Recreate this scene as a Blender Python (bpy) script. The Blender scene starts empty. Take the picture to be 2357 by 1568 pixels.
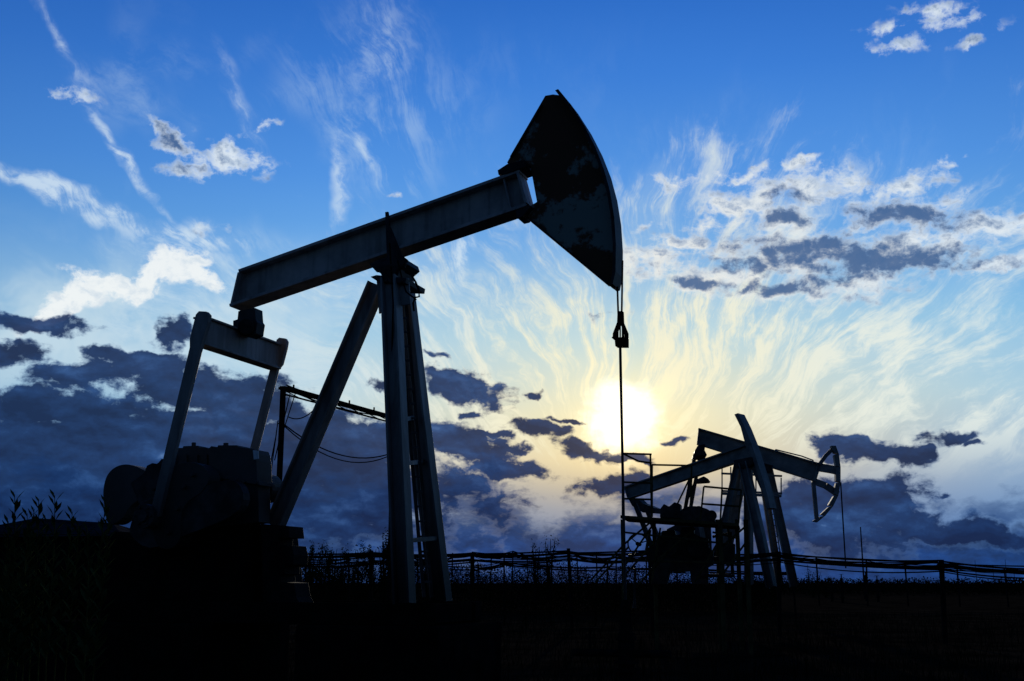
import bpy, math, random, bmesh
import numpy as np
from mathutils import Vector, Matrix
R=math.radians
random.seed(7)
sc=bpy.context.scene
sc.view_settings.view_transform='Standard'
# ---------------------------------------------------------------- survey camera
W0,H0,FPX=2357.0,1568.0,2619.0
CH=1.6; PITCH=math.atan((1342-784)/FPX)
CAM=Vector((0,0,CH))
def ray(px,py):
    x=(px-W0/2)/FPX; y=(H0/2-py)/FPX
    return Vector((x, math.cos(PITCH)-y*math.sin(PITCH), math.sin(PITCH)+y*math.cos(PITCH)))
def at_y(px,py,D):
    r=ray(px,py); return CAM+r*(D/r.y)
def at_z(px,py,z):
    r=ray(px,py); return CAM+r*((z-CH)/r.z)
def azel(px,py):
    r=ray(px,py).normalized()
    return math.degrees(math.atan2(r.x,r.y)), math.degrees(math.asin(r.z))
class Frame:
    def __init__(s,px,D,yaw):
        r=ray(px,1342); p=CAM+r*(D/r.y)
        s.C=Vector((p.x,D,0)); a=R(yaw)
        s.n=Vector((math.sin(a),math.cos(a),0)); s.u=Vector((math.cos(a),-math.sin(a),0))
    def P(s,px,py,k=0):
        r=ray(px,py); t=((s.C+s.n*k)-CAM).dot(s.n)/r.dot(s.n)
        return CAM+r*t
cam=bpy.data.cameras.new('Camera'); co=bpy.data.objects.new('Camera',cam)
sc.collection.objects.link(co); sc.camera=co
cam.lens=FPX/W0*36; cam.sensor_width=36; cam.clip_end=20000; cam.clip_start=0.05
co.location=CAM; co.rotation_euler=(math.pi/2+PITCH,0,0)

# ---------------------------------------------------------------- materials
def mat(name,c1,c2,scale=3,rough=0.7,spec=0.2,lo=0.4,hi=0.6,bump=0.0,stretch=(1,1,1),low_shade=None,streak=0):
    m=bpy.data.materials.new(name); m.use_nodes=True; nt=m.node_tree; b=nt.nodes['Principled BSDF']
    tc=nt.nodes.new('ShaderNodeTexCoord'); mp=nt.nodes.new('ShaderNodeMapping'); mp.inputs['Scale'].default_value=stretch
    n=nt.nodes.new('ShaderNodeTexNoise'); n.inputs['Scale'].default_value=scale; n.inputs['Detail'].default_value=6; n.inputs['Roughness'].default_value=0.65
    cr=nt.nodes.new('ShaderNodeValToRGB'); e=cr.color_ramp.elements
    e[0].position=lo; e[0].color=(*c1,1); e[1].position=hi; e[1].color=(*c2,1)
    L=nt.links.new
    L(tc.outputs['Object'],mp.inputs[0]); L(mp.outputs[0],n.inputs['Vector']); L(n.outputs[0],cr.inputs[0]); col=cr.outputs[0]
    if streak:   # rain-washed rust streaks running down
        mp2=nt.nodes.new('ShaderNodeMapping'); mp2.inputs['Scale'].default_value=(9,9,.7); L(tc.outputs['Object'],mp2.inputs[0])
        n2=nt.nodes.new('ShaderNodeTexNoise'); n2.inputs['Scale'].default_value=1; n2.inputs['Detail'].default_value=4; L(mp2.outputs[0],n2.inputs['Vector'])
        mr=nt.nodes.new('ShaderNodeMapRange'); mr.inputs[1].default_value=.5; mr.inputs[2].default_value=.75; mr.inputs[4].default_value=streak; L(n2.outputs[0],mr.inputs[0])
        mx=nt.nodes.new('ShaderNodeMix'); mx.data_type='RGBA'; L(mr.outputs[0],mx.inputs[0]); L(col,mx.inputs[6]); mx.inputs[7].default_value=(.07,.045,.032,1); col=mx.outputs[2]
    if low_shade:    # shade near the ground painted into the colour, deepening downward
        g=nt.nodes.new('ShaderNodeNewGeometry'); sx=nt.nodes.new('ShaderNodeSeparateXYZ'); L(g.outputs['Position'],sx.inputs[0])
        mr=nt.nodes.new('ShaderNodeMapRange'); mr.inputs[1].default_value=low_shade[0]; mr.inputs[2].default_value=low_shade[1]; mr.inputs[3].default_value=.96; mr.inputs[4].default_value=0; L(sx.outputs[2],mr.inputs[0])
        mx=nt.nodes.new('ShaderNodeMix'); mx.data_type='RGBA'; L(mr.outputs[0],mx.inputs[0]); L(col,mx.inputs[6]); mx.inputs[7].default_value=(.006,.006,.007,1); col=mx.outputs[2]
    L(col,b.inputs['Base Color'])
    b.inputs['Roughness'].default_value=rough; b.inputs['Specular IOR Level'].default_value=spec
    if bump>0:
        bp=nt.nodes.new('ShaderNodeBump'); bp.inputs['Strength'].default_value=bump; bp.inputs['Distance'].default_value=0.01
        L(n.outputs[0],bp.inputs['Height']); L(bp.outputs[0],b.inputs['Normal'])
    return m
M_beam=mat('weathered_grey_paint',(0.24,0.215,0.20),(0.56,0.51,0.47),1.4,0.6,0.3,0.3,0.7,0.15,streak=.55)
M_leg=mat('low_shaded_grey_paint',(0.14,0.128,0.118),(0.42,0.385,0.36),2.2,0.6,0.15,0.3,0.7,0.15,stretch=(1,1,.3),low_shade=(1.5,4.2),streak=.5)  # lower parts fade to near-black, shade mixed into the paint colour
M_head=mat('peeling_teal_paint',(0.12,0.058,0.032),(0.24,0.27,0.23),1.15,0.8,0.1,0.52,0.56,0.3)
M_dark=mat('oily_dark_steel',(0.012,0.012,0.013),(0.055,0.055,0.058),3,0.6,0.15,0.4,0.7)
M_gear=mat('greasy_housing',(0.05,0.046,0.042),(0.10,0.094,0.088),1.2,0.65,0.15,0.3,0.8,low_shade=(2.0,3.2))
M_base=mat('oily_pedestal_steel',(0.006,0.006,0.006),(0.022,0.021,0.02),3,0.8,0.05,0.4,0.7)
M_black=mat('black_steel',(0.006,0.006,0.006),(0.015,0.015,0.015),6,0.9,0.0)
M_cable=mat('cable_rubber',(0.006,0.006,0.006),(0.012,0.012,0.012),6,0.9,0.0)
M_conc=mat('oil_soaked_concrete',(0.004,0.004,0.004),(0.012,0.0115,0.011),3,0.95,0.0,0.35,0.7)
M_far=mat('far_unit_paint',(0.10,0.10,0.095),(0.30,0.30,0.29),1.5,0.7,0.2,0.3,0.7,low_shade=(1,4))
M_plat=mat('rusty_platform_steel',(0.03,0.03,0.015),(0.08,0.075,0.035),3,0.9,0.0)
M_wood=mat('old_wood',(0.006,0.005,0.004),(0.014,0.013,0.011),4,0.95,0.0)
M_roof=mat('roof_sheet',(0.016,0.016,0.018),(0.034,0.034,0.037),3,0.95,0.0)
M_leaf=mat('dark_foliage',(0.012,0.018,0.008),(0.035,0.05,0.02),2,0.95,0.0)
M_weed=mat('weed_foliage',(0.02,0.03,0.01),(0.05,0.07,0.022),5,0.95,0.0)
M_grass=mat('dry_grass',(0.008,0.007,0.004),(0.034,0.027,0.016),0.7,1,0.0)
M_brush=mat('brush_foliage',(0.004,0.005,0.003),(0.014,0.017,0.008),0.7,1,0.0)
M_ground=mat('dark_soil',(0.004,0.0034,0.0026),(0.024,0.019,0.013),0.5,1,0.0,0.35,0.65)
M_pale=mat('bare_pale_metal',(.5,.55,.6),(.7,.75,.8),4,.4,.5)

# ---------------------------------------------------------------- mesh builder
def smooth(pts,n=4):
    out=[];N=len(pts)
    for i in range(N):
        p0,p1,p2,p3=pts[i-1],pts[i],pts[(i+1)%N],pts[(i+2)%N]
        for j in range(n):
            t=j/n
            out.append(tuple(.5*((2*p1[a])+(-p0[a]+p2[a])*t+(2*p0[a]-5*p1[a]+4*p2[a]-p3[a])*t*t+(-p0[a]+3*p1[a]-3*p2[a]+p3[a])*t**3) for a in(0,1)))
    return out
class MB:
    def __init__(s): s.v=[]; s.f=[]
    def poly(s,vs,fs):
        o=len(s.v); s.v+= [Vector(v) for v in vs]; s.f+=[tuple(o+i for i in f) for f in fs]; return s
    def prism(s,F,pts,k0,k1,kr=None):
        if kr is None: kr=k0
        base=[F.P(x,y,kr) for x,y in pts]; fr=[p+F.n*(k0-kr) for p in base]; d=F.n*(k1-k0); bk=[p+d for p in fr]; n=len(pts)
        fs=[tuple(range(n)),tuple(range(2*n-1,n-1,-1))]+[(i,i+n,(i+1)%n+n,(i+1)%n) for i in range(n)]
        return s.poly(fr+bk,fs)
    def extr(s,ring,d):
        n=len(ring); fs=[tuple(range(n)),tuple(range(2*n-1,n-1,-1))]+[(i,i+n,(i+1)%n+n,(i+1)%n) for i in range(n)]
        return s.poly(list(ring)+[p+d for p in ring],fs)
    def box(s,c,a,b,d):
        vs=[c+a*i+b*j+d*k for i in(-1,1) for j in(-1,1) for k in(-1,1)]
        return s.poly(vs,[(0,1,3,2),(4,6,7,5),(0,4,5,1),(2,3,7,6),(0,2,6,4),(1,5,7,3)])
    def bar(s,p0,p1,w,h,ref=Vector((0,0,1))):
        ax=(p1-p0); L=ax.length; ax=ax/L; a=ref-ax*ref.dot(ax)
        if a.length<1e-3: a=Vector((1,0,0))-ax*ax.x
        a.normalize(); b=ax.cross(a)
        return s.box((p0+p1)/2,ax*L/2,a*h/2,b*w/2)
    def ibeam(s,p0,p1,w,h,ref,t=0.03):
        ax=(p1-p0); L=ax.length; ax=ax/L; a=ref-ax*ref.dot(ax); a.normalize(); b=ax.cross(a); c=(p0+p1)/2
        s.box(c,ax*L/2,a*(h/2-t),b*t/2*.7)
        s.box(c+a*(h/2-t/2),ax*L/2,a*t/2,b*w/2); s.box(c-a*(h/2-t/2),ax*L/2,a*t/2,b*w/2)
        return s
    def tube(s,pts,r,seg=8):
        pts=[Vector(p) for p in pts]; n=len(pts); o=len(s.v)
        for i,p in enumerate(pts):
            t=(pts[min(i+1,n-1)]-pts[max(i-1,0)]).normalized()
            a=t.cross(Vector((0.3,0.2,0.93)));
            if a.length<0.05: a=t.cross(Vector((1,0,0)))
            a.normalize(); b=t.cross(a); rr=r[i] if isinstance(r,(list,tuple)) else r
            s.v+=[p+(a*math.cos(6.28318*j/seg)+b*math.sin(6.28318*j/seg))*rr for j in range(seg)]
        for i in range(n-1):
            for j in range(seg):
                s.f.append((o+i*seg+j,o+i*seg+(j+1)%seg,o+(i+1)*seg+(j+1)%seg,o+(i+1)*seg+j))
        s.f.append(tuple(o+j for j in range(seg))[::-1]); s.f.append(tuple(o+(n-1)*seg+j for j in range(seg)))
        return s
    def ring(s,c,u,v,ax,r0,r1,t,seg=28):
        vs=[]
        for j in range(seg):
            d=u*math.cos(6.28318*j/seg)+v*math.sin(6.28318*j/seg)
            for rr,tt in((r0,-t/2),(r1,-t/2),(r1,t/2),(r0,t/2)): vs.append(c+d*rr+ax*tt)
        fs=[]
        for j in range(seg):
            k=(j+1)%seg
            for q in range(4): fs.append((4*j+q,4*j+(q+1)%4,4*k+(q+1)%4,4*k+q))
        return s.poly(vs,fs)
    def obj(s,name,m,parent=None,label=None,bevel=0,loc=None):
        me=bpy.data.meshes.new(name); L=parent.location if parent else (loc if loc else Vector((0,0,0)))
        me.from_pydata([v-L for v in s.v],[],s.f); me.update()
        bm=bmesh.new(); bm.from_mesh(me); bmesh.ops.recalc_face_normals(bm,faces=bm.faces) ; bm.to_mesh(me); bm.free()
        me.materials.append(m); o=bpy.data.objects.new(name,me); sc.collection.objects.link(o)
        if parent: o.parent=parent
        elif loc: o.location=loc
        if label: o['label']=label
        if bevel:
            b=o.modifiers.new('bevel','BEVEL'); b.width=bevel; b.segments=2; b.limit_method='ANGLE'; b.angle_limit=R(50)
        return o
def thing(name,loc,label,cat,group=None):
    e=bpy.data.objects.new(name,None); e.empty_display_size=0.5; e.location=loc; sc.collection.objects.link(e)
    e['label']=label; e['category']=cat
    if group: e['group']=group
    return e
def top(o,label,cat,group=None):
    o['label']=label; o['category']=cat
    if group:o['group']=group
def sag(p0,p1,s,n=14):
    return [p0.lerp(p1,i/n)-Vector((0,0,s*4*(i/n)*(1-i/n))) for i in range(n+1)]
Z=Vector((0,0,1))

# ================================================================ MAIN PUMPJACK
A=Frame(905,17,20)
J=thing('pumpjack',A.C.copy(),'large weathered grey steel oil pumpjack with raised horse head','pumpjack','pumpjacks in the oil field')
tl,bl,br,tr=(548,620),(528,706),(1211,474),(1195,389)
TL,BL,BR,TR=[A.P(x,y,-0.19) for x,y in(tl,bl,br,tr)]
b=MB(); N=A.n; wd=N*0.38; th=0.05
def slab(p,q,inward):
    d=(q-p).normalized(); i=(inward-d*inward.dot(d)).normalized()*th
    b.extr([p,q,q+i,p+i],wd)
slab(TL,TR,BL-TL); slab(BL,BR,TL-BL)
off=N*0.15
dn=(BL-TL).normalized()*(th+.002)
b.extr([TL+off+dn,TR+off+dn,BR+off-dn,BL+off-dn],N*0.04)
e=(TR-TL).normalized()*0.04
b.extr([TL+dn,TL+dn+e,BL-dn+e,BL-dn],wd); b.extr([TR+dn,TR+dn-e,BR-dn-e,BR-dn],wd)
for f in (0.945,):
    p=TL.lerp(TR,f); q=BL.lerp(BR,f); g=N*0.03
    b.extr([p+dn+g,p+dn+g+e*.6,q-dn+g+e*.6,q-dn+g],N*0.115)
b.obj('walking_beam',M_beam,J,'grey steel I-section beam with worn paint',0.006)
hd=[(1257,223),(1275,220),(1290,222),(1303,229),(1328,262),(1356,308),(1380,358),(1399,408),(1413,460),(1421,516),(1424,580),(1423,640),(1417,668),(1410,664),(1380,640),(1296,569),(1218,503),(1206,497),(1226,474),(1238,467),(1223,385),(1211,383),(1169,377)]
MB().prism(A,hd,-0.05,0.05,0).obj('horse_head',M_head,J,'curved head plate with peeling teal paint over rust',0.008)
arc=[(1303,229),(1332,264),(1362,311),(1387,360),(1407,411),(1421,463),(1430,519),(1434,580),(1433,640),(1427,669)]
inn=[(x-7,y+3) for x,y in arc]
b=MB()
for i in range(len(arc)-1):
    b.prism(A,[arc[i],arc[i+1],inn[i+1],inn[i]],-0.2,0.2,0.2)
b.obj('cable_track',M_dark,J)
for p,q in (((1250,246),(1180,366)),((1222,508),(1400,655))):
    b=MB(); b.bar(A.P(*p,-.0),A.P(*q,-.0),.18,.03,A.u); b.obj('head_rib',M_dark,J)
b=MB()
b.prism(A,[(1145,392),(1168,377),(1208,368),(1212,383),(1165,400),(1147,402)],-0.21,0.21)
b.obj('head_hinge',M_dark,J,None,0.006)
b=MB(); b.prism(A,[(1190,502),(1203,499),(1222,474),(1205,470),(1186,482)],-0.17,0.15)
b.obj('head_latch',M_dark,J,None,0.006)
b=MB()
b.prism(A,[(886,488),(893,487),(897,520),(925,588),(938,598),(931,616),(905,628),(866,626),(850,608),(872,597),(890,592)],-0.24,-0.2)
b.prism(A,[(860,607),(930,594),(934,606),(920,618),(914,640),(880,640),(874,624),(862,622)],-0.26,0.26)
b.tube([A.P(898,622,-0.45),A.P(898,622,0.4)],0.09,18)
b.prism(A,[(852,637),(866,633),(935,640),(933,652),(872,650)],-0.4,0.3)
for x in(872,888,905,922): c=A.P(x,646,-.43); b.tube([c,c+A.n*.04],.02,6)
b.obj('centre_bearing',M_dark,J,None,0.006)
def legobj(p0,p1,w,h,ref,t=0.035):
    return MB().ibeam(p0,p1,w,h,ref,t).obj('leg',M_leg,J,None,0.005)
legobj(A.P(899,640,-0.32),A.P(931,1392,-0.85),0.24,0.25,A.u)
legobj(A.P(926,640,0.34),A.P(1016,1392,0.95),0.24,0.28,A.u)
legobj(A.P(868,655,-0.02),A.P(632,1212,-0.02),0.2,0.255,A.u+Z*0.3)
b=MB()
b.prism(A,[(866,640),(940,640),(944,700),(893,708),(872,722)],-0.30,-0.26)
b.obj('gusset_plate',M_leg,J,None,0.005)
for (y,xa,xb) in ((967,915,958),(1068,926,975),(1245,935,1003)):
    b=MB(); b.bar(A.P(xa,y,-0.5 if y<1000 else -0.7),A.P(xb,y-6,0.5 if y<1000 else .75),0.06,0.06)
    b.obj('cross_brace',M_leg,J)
b=MB(); l0,l1=A.P(916,700,-0.05),A.P(976,1375,0.25); r0,r1=A.P(934,700,0.1),A.P(994,1375,0.4)
b.bar(l0,l1,0.03,0.05); b.bar(r0,r1,0.03,0.05)
for i in range(1,20):
    t=i/20; b.bar(l0.lerp(l1,t),r0.lerp(r1,t),0.03,0.03)
b.obj('ladder',M_dark,J)
for pts,k,r in ((((933,626),(946,632),(957,650),(964,668),(965,683),(955,685),(951,698),(953,716)),-.3,.016),(((915,600),(925,640),(935,672),(958,690)),-.3,.012),(((897,560),(905,700),(900,900),(898,1240)),-.45,.012)):
    b=MB(); b.tube([A.P(x,y,k) for x,y in pts],r); b.obj('grease_line',M_cable,J)
b=MB()
b.prism(A,[(548,716),(586,708),(588,736),(592,742),(588,768),(572,775),(545,768),(536,756),(536,738),(546,735)],-0.1,0.14)
b.tube([A.P(566,752,-0.2),A.P(566,752,0.2)],0.13,18)
b.obj('tail_bearing',M_dark,J,None,0.01)
eq=A.P(551,793,0); b=MB()
b.box(eq,A.n*1.10,Z*0.19,A.u*0.07)
b.box(eq+Z*0.207,A.n*1.10,Z*0.016,A.u*0.12); b.box(eq-Z*0.207,A.n*1.10,Z*0.016,A.u*0.12)
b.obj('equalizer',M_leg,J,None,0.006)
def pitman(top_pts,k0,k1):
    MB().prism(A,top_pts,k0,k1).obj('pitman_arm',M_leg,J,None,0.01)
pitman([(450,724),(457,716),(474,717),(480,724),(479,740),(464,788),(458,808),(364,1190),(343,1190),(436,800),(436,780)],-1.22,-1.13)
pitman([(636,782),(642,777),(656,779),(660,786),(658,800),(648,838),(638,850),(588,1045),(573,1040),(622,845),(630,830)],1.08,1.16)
# cranks, counterweights
b=MB()
b.prism(A,smooth([(300,1230),(306,1192),(322,1160),(352,1148),(400,1148),(500,1110),(545,1110),(560,1150),(530,1190),(420,1235),(345,1262)],3),-1.04,-0.86)
cc=A.P(330,1188,-1.3); b.tube([cc,cc+A.n*0.45],0.18,22); b.tube([cc-A.n*0.05,cc],0.09,16)
for i in range(6):
    a=i*1.047; d=A.u*math.cos(a)*.13+Z*math.sin(a)*.13; b.tube([cc+d-A.n*.03,cc+d],.02,6)
b.obj('crank',M_dark,J,None,0.006)
cw=smooth([(356,1178),(360,1135),(376,1098),(396,1076),(425,1064),(458,1068),(476,1084),(480,1106),(462,1134),(436,1152),(420,1174),(416,1205),(414,1240),(395,1262),(368,1260),(352,1230)],3)
b=MB(); b.prism(A,cw,-1.05,-0.75)
for x,y in((385,1225),(405,1170),(420,1120),(440,1092)): c=A.P(x,y,-1.12); b.tube([c,c+A.n*.08],.035,8)
b.obj('counterweight',M_gear,J,None,0.005)
cw2=smooth([(238,1150),(239,1118),(248,1092),(266,1075),(290,1069),(316,1075),(340,1088),(350,1098),(342,1120),(322,1148),(300,1166),(283,1192),(262,1206),(246,1200)],3)
b=MB(); b.prism(A,cw2,0.7,1.0)
b.obj('counterweight',M_gear,J,None,0.005)
b=MB(); b.prism(A,[(300,1112),(345,1078),(372,1060),(420,1056),(520,1090),(520,1140),(420,1150),(320,1160)],0.60,0.65); b.obj('crank',M_dark,J,None,0.005)
b=MB(); b.prism(A,[(330,1092),(338,1072),(350,1066),(362,1068),(372,1056),(392,1064),(392,1100),(350,1130)],0.2,0.5); b.obj('crank_hub',M_dark,J,None,0.005)
# gearbox
b=MB()
b.prism(A,[(378,1080),(386,1050),(392,1044),(394,1034),(404,1036),(412,1031),(420,1031),(422,1027),(455,1026),(458,1030),(474,1030),(484,1036),(488,1060),(488,1200),(385,1200)],-0.45,0.1)
b.prism(A,[(480,1033),(486,1027),(500,1029),(502,1025),(545,1025),(548,1029),(584,1034),(588,1044),(590,1060),(592,1112),(482,1095)],-0.62,-0.2)
b.prism(A,[(490,1097),(594,1114),(596,1202),(490,1215)],-0.58,-0.25)
b.prism(A,[(484,1088),(596,1108),(597,1117),(484,1098)],-0.66,-0.22)
for i,x in enumerate((500,520,540,560,585)):
    c=A.P(x,1098+i*3.5,-0.70); b.tube([c,c+A.n*0.1],0.022,8)
for x in(400,425,450,472): b.prism(A,[(x,1046),(x+4,1046),(x+4,1190),(x,1190)],-.49,-.452)
b.prism(A,[(386,1090),(486,1088),(486,1098),(386,1100)],-.5,-.452)
b.tube([A.P(446,1027,-.2),A.P(446,1019,-.2)],.035,10)
b.tube([A.P(520,1026,-.4),A.P(520,1020,-.4)],.04,10)
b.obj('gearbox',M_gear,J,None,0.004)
b=MB(); b.prism(A,[(582,1036),(594,1038),(595,1056),(584,1058)],-0.64,-0.625); b.obj('inspection_cover',M_pale,J)
c=A.P(612,1124,0.1); b=MB(); b.tube([c-A.n*0.15,c+A.n*0.15],0.22,24); b.ring(c-A.n*.17,A.u,Z,A.n,.15,.23,.03); b.obj('pulley',M_dark,J)
b=MB()
b.prism(A,[(236,1252),(246,1236),(262,1222),(280,1236),(300,1240),(335,1248),(380,1225),(420,1215),(575,1205),(585,1420),(225,1420),(228,1300)],-0.4,0.3)
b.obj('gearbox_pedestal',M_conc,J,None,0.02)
b=MB(); k=-0.72
b.prism(A,[(600,1206),(664,1211),(667,1238),(640,1238),(640,1256),(671,1256),(676,1278),(674,1300),(655,1304),(656,1322),(645,1324),(646,1340),(676,1342),(682,1375),(690,1392),(615,1392),(605,1300)],k,-0.3)
b.prism(A,[(600,1206),(652,1211),(670,1392),(605,1392)],-.3,.1)
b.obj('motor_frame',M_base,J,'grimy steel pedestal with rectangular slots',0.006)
b=MB(); p=A.P(930,1388,-1.0); zt=p.z
def bx(u0,u1,n0,n1,z0,z1):
    c=A.C+A.u*((u0+u1)/2)+A.n*((n0+n1)/2)+Z*((z0+z1)/2); b.box(c,A.u*((u1-u0)/2),A.n*((n1-n0)/2),Z*((z1-z0)/2))
bx(-4.4,1.0,-0.95,-0.70,zt-0.3,zt-0.004); bx(-4.4,1.0,0.75,1.0,zt-0.3,zt-0.004)
for u in(-4.2,-3.3,-1.6,0.0,0.85): bx(u-.1,u+.1,-0.70,0.75,zt-.28,zt-.02)
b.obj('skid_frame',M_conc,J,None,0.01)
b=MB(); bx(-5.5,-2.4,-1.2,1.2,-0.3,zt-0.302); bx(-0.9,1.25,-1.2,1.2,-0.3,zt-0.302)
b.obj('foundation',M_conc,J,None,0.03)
b=MB(); b.tube([A.P(1421,660,-0.1),A.P(1423,722,-0.1)],0.014,6); b.obj('bridle_cable',M_cable,J)
b=MB(); b.tube([A.P(1433,600,-0.1),A.P(1431,722,-0.1)],0.014,6); b.obj('bridle_cable',M_cable,J)
b=MB(); k=-0.1
b.prism(A,[(1421,716),(1433,716),(1434,742),(1444,766),(1444,776),(1437,782),(1437,770),(1429,748),(1426,748),(1417,770),(1418,780),(1410,776),(1410,768),(1420,742)],k-.04,k+.04)
b.prism(A,[(1414,776),(1442,776),(1442,797),(1416,797)],k-.07,k+.07)
b.tube([A.P(1421,752,k),A.P(1421,790,k)],0.02,6); b.tube([A.P(1434,752,k),A.P(1434,790,k)],0.02,6)
b.tube([A.P(1409,776,k),A.P(1416,782,k)],0.014,6)
b.tube([A.P(1427.5,745,k),A.P(1427.5,776,k)],0.012,6)
b.obj('carrier_bar',M_black,J,None,0.004)
rt=A.P(1427.5,797,k); rb=Vector((rt.x,rt.y,1.35))
b=MB(); b.tube([rt,rb],0.02,10); b.obj('polished_rod',M_dark,J)
wl=Vector((rt.x,rt.y,0)); WH=thing('wellhead',wl,'dark steel wellhead with valve wheels under the polished rod','wellhead')
b=MB(); b.tube([wl,wl+Z*0.95],0.11,14)
for z,r,h in((0.1,.2,.06),(0.45,.17,.05),(0.55,.17,.05),(0.85,.14,.05)): b.tube([wl+Z*z,wl+Z*(z+h)],r,16)
b.tube([wl+Z*0.9,wl+Z*1.38],[0.09,0.06],12)
b.obj('casing_head',M_black,WH)
b=MB(); b.tube([wl+A.u*-0.75+Z*0.68,wl+A.u*0.6+Z*0.68],0.05,10); b.tube([wl+A.u*-0.5+Z*0.68,wl+A.u*-0.5+Z*1.0],0.02,8); b.ring(wl+A.u*-0.5+Z*1.0,A.u,A.n,Z,0.02,0.13,0.02)
b.obj('valve',M_black,WH)

# ================================================================ FAR PUMPJACKS
def farjack(F,beam,head_fn,legs,label,k0=-0.16):
    T=thing('pumpjack',F.C.copy(),label,'pumpjack','pumpjacks in the oil field')
    b=MB(); p=[F.P(x,y,k0) for x,y in beam]; wd=F.n*(-2*k0)
    def sl(p0,p1,inw):
        d=(p1-p0).normalized(); i=(inw-d*inw.dot(d)).normalized()*0.05; b.extr([p0,p1,p1+i,p0+i],wd)
    sl(p[0],p[1],p[3]-p[0]); sl(p[3],p[2],p[0]-p[3]); dn=(p[3]-p[0]).normalized()*.052; of=F.n*(-k0-.02)
    b.extr([p[0]+of+dn,p[1]+of+dn,p[2]+of-dn,p[3]+of-dn],F.n*.04)
    e=(p[1]-p[0]).normalized()*.04; b.extr([p[0]+dn,p[0]+dn+e,p[3]-dn+e,p[3]-dn],wd)
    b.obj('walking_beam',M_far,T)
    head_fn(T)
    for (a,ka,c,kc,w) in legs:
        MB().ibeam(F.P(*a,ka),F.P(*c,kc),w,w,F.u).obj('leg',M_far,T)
    return T
B=Frame(1722,42,38)
def headB(T):
    arc=[(1706,953),(1722,985),(1738,1025),(1750,1062),(1762,1100),(1774,1140),(1780,1170)]
    b=MB()
    for i in range(len(arc)-1):
        (x0,y0),(x1,y1)=arc[i],arc[i+1]
        b.prism(B,[(x0,y0),(x1,y1),(x1-8,y1+3),(x0-8,y0+3)],-0.27,0.27,0)
    b.obj('cable_track',M_far,T)
    b=MB(); b.prism(B,[(1698,958),(1712,985),(1728,1025),(1740,1062),(1752,1100),(1764,1140),(1768,1165),(1722,1062),(1715,1022)],-0.12,0.12)
    b.obj('horse_head',M_far,T)
TB=farjack(B,[(1435,1120),(1712,1024),(1717,1056),(1444,1148)],headB,
  [((1712,1066),-0.3,(1776,1352),-0.9,0.3),((1722,1066),0.3,(1724,1345),0.9,.26),((1700,1070),-.1,(1650,1290),-.1,.26)],
  'grey steel pumpjack seen obliquely, horse head raised, behind a platform')
b=MB(); b.prism(B,[(1688,1060),(1728,1052),(1731,1068),(1720,1078),(1695,1078)],-.4,.4); b.obj('centre_bearing',M_dark,TB)
b=MB(); b.prism(B,[(1445,1146),(1470,1150),(1478,1158),(1508,1170),(1508,1182),(1480,1180),(1455,1165)],-.2,.2); b.obj('equalizer',M_dark,TB)
for k,x in((-.9,0),(.9,22)):
    b=MB(); b.bar(B.P(1462+x,1160,k),B.P(1512+x,1290,k),.12,.16); b.obj('pitman_arm',M_dark,TB)
b=MB(); b.prism(B,[(1530,1240),(1535,1218),(1560,1206),(1590,1204),(1608,1214),(1612,1235),(1618,1300),(1530,1300)],-.3,.1); b.obj('gearbox',M_dark,TB)
b=MB(); b.prism(B,smooth([(1500,1250),(1520,1226),(1550,1222),(1566,1240),(1556,1270),(1520,1284),(1502,1272)]),-.75,-.45); b.obj('counterweight',M_far,TB)

Cf=Frame(1745,49,6)
def headC(T):
    arc=[(1924,1026),(1931,1045),(1935,1075),(1935,1110),(1930,1140),(1918,1165),(1900,1187),(1882,1202)]
    b=MB()
    for i in range(len(arc)-1):
        (x0,y0),(x1,y1)=arc[i],arc[i+1]; s=11
        b.prism(Cf,[(x0,y0),(x1,y1),(x1-s,y1-3),(x0-s,y0-3+(5 if i else 3))],-0.2,0.2)
    b.obj('cable_track',M_far,T)
    b=MB()
    def st(pts,w=.12):
        for i in range(len(pts)-1): b.bar(Cf.P(*pts[i],0),Cf.P(*pts[i+1],0),.2,w)
    st([(1920,1030),(1900,1050),(1884,1072),(1872,1112),(1880,1198)],.16)
    st([(1880,1075),(1910,1080),(1930,1084)],.34); st([(1874,1108),(1900,1118),(1918,1130),(1928,1138)],.26)
    b.obj('horse_head',M_far,T,'open frame horse head tilted downwards')
TC=farjack(Cf,[(1608,985),(1890,1067),(1878,1108),(1604,1022)],headC,
  [((1768,1078),-0.3,(1828,1350),-0.95,0.34),((1752,1078),0.3,(1795,1345),0.95,.3),((1716,1068),-.1,(1668,1300),-.1,.34)],
  'grey steel pumpjack with open frame horse head tilted downwards')
b=MB(); b.prism(Cf,[(1705,1052),(1780,1072),(1775,1088),(1715,1085)],-.4,.4); b.obj('centre_bearing',M_dark,TC)
b=MB(); b.prism(Cf,[(1607,1024),(1624,1022),(1622,1036),(1628,1048),(1596,1050),(1600,1036)],-.9,.9); b.obj('equalizer',M_dark,TC,None,.03)
for k,x in((-1.0,0),(1.0,12)):
    b=MB(); b.bar(Cf.P(1600+x,1045,k),Cf.P(1572+x,1200,k),.14,.16); b.obj('pitman_arm',M_dark,TC)
b=MB(); b.prism(Cf,[(1598,1106),(1620,1096),(1630,1102),(1636,1110),(1604,1112)],-.3,.3); b.obj('counterweight',M_dark,TC,None,.04)
b=MB(); b.prism(Cf,[(1575,1200),(1600,1184),(1636,1188),(1640,1300),(1575,1300)],-.5,.5); b.obj('gearbox',M_dark,TC,None,.04)
b=MB(); q=Cf.P(1935,1110,0); b.tube([q,Vector((q.x,q.y,2.2))],.03,6); b.obj('bridle_cable',M_cable,TC)
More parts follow.
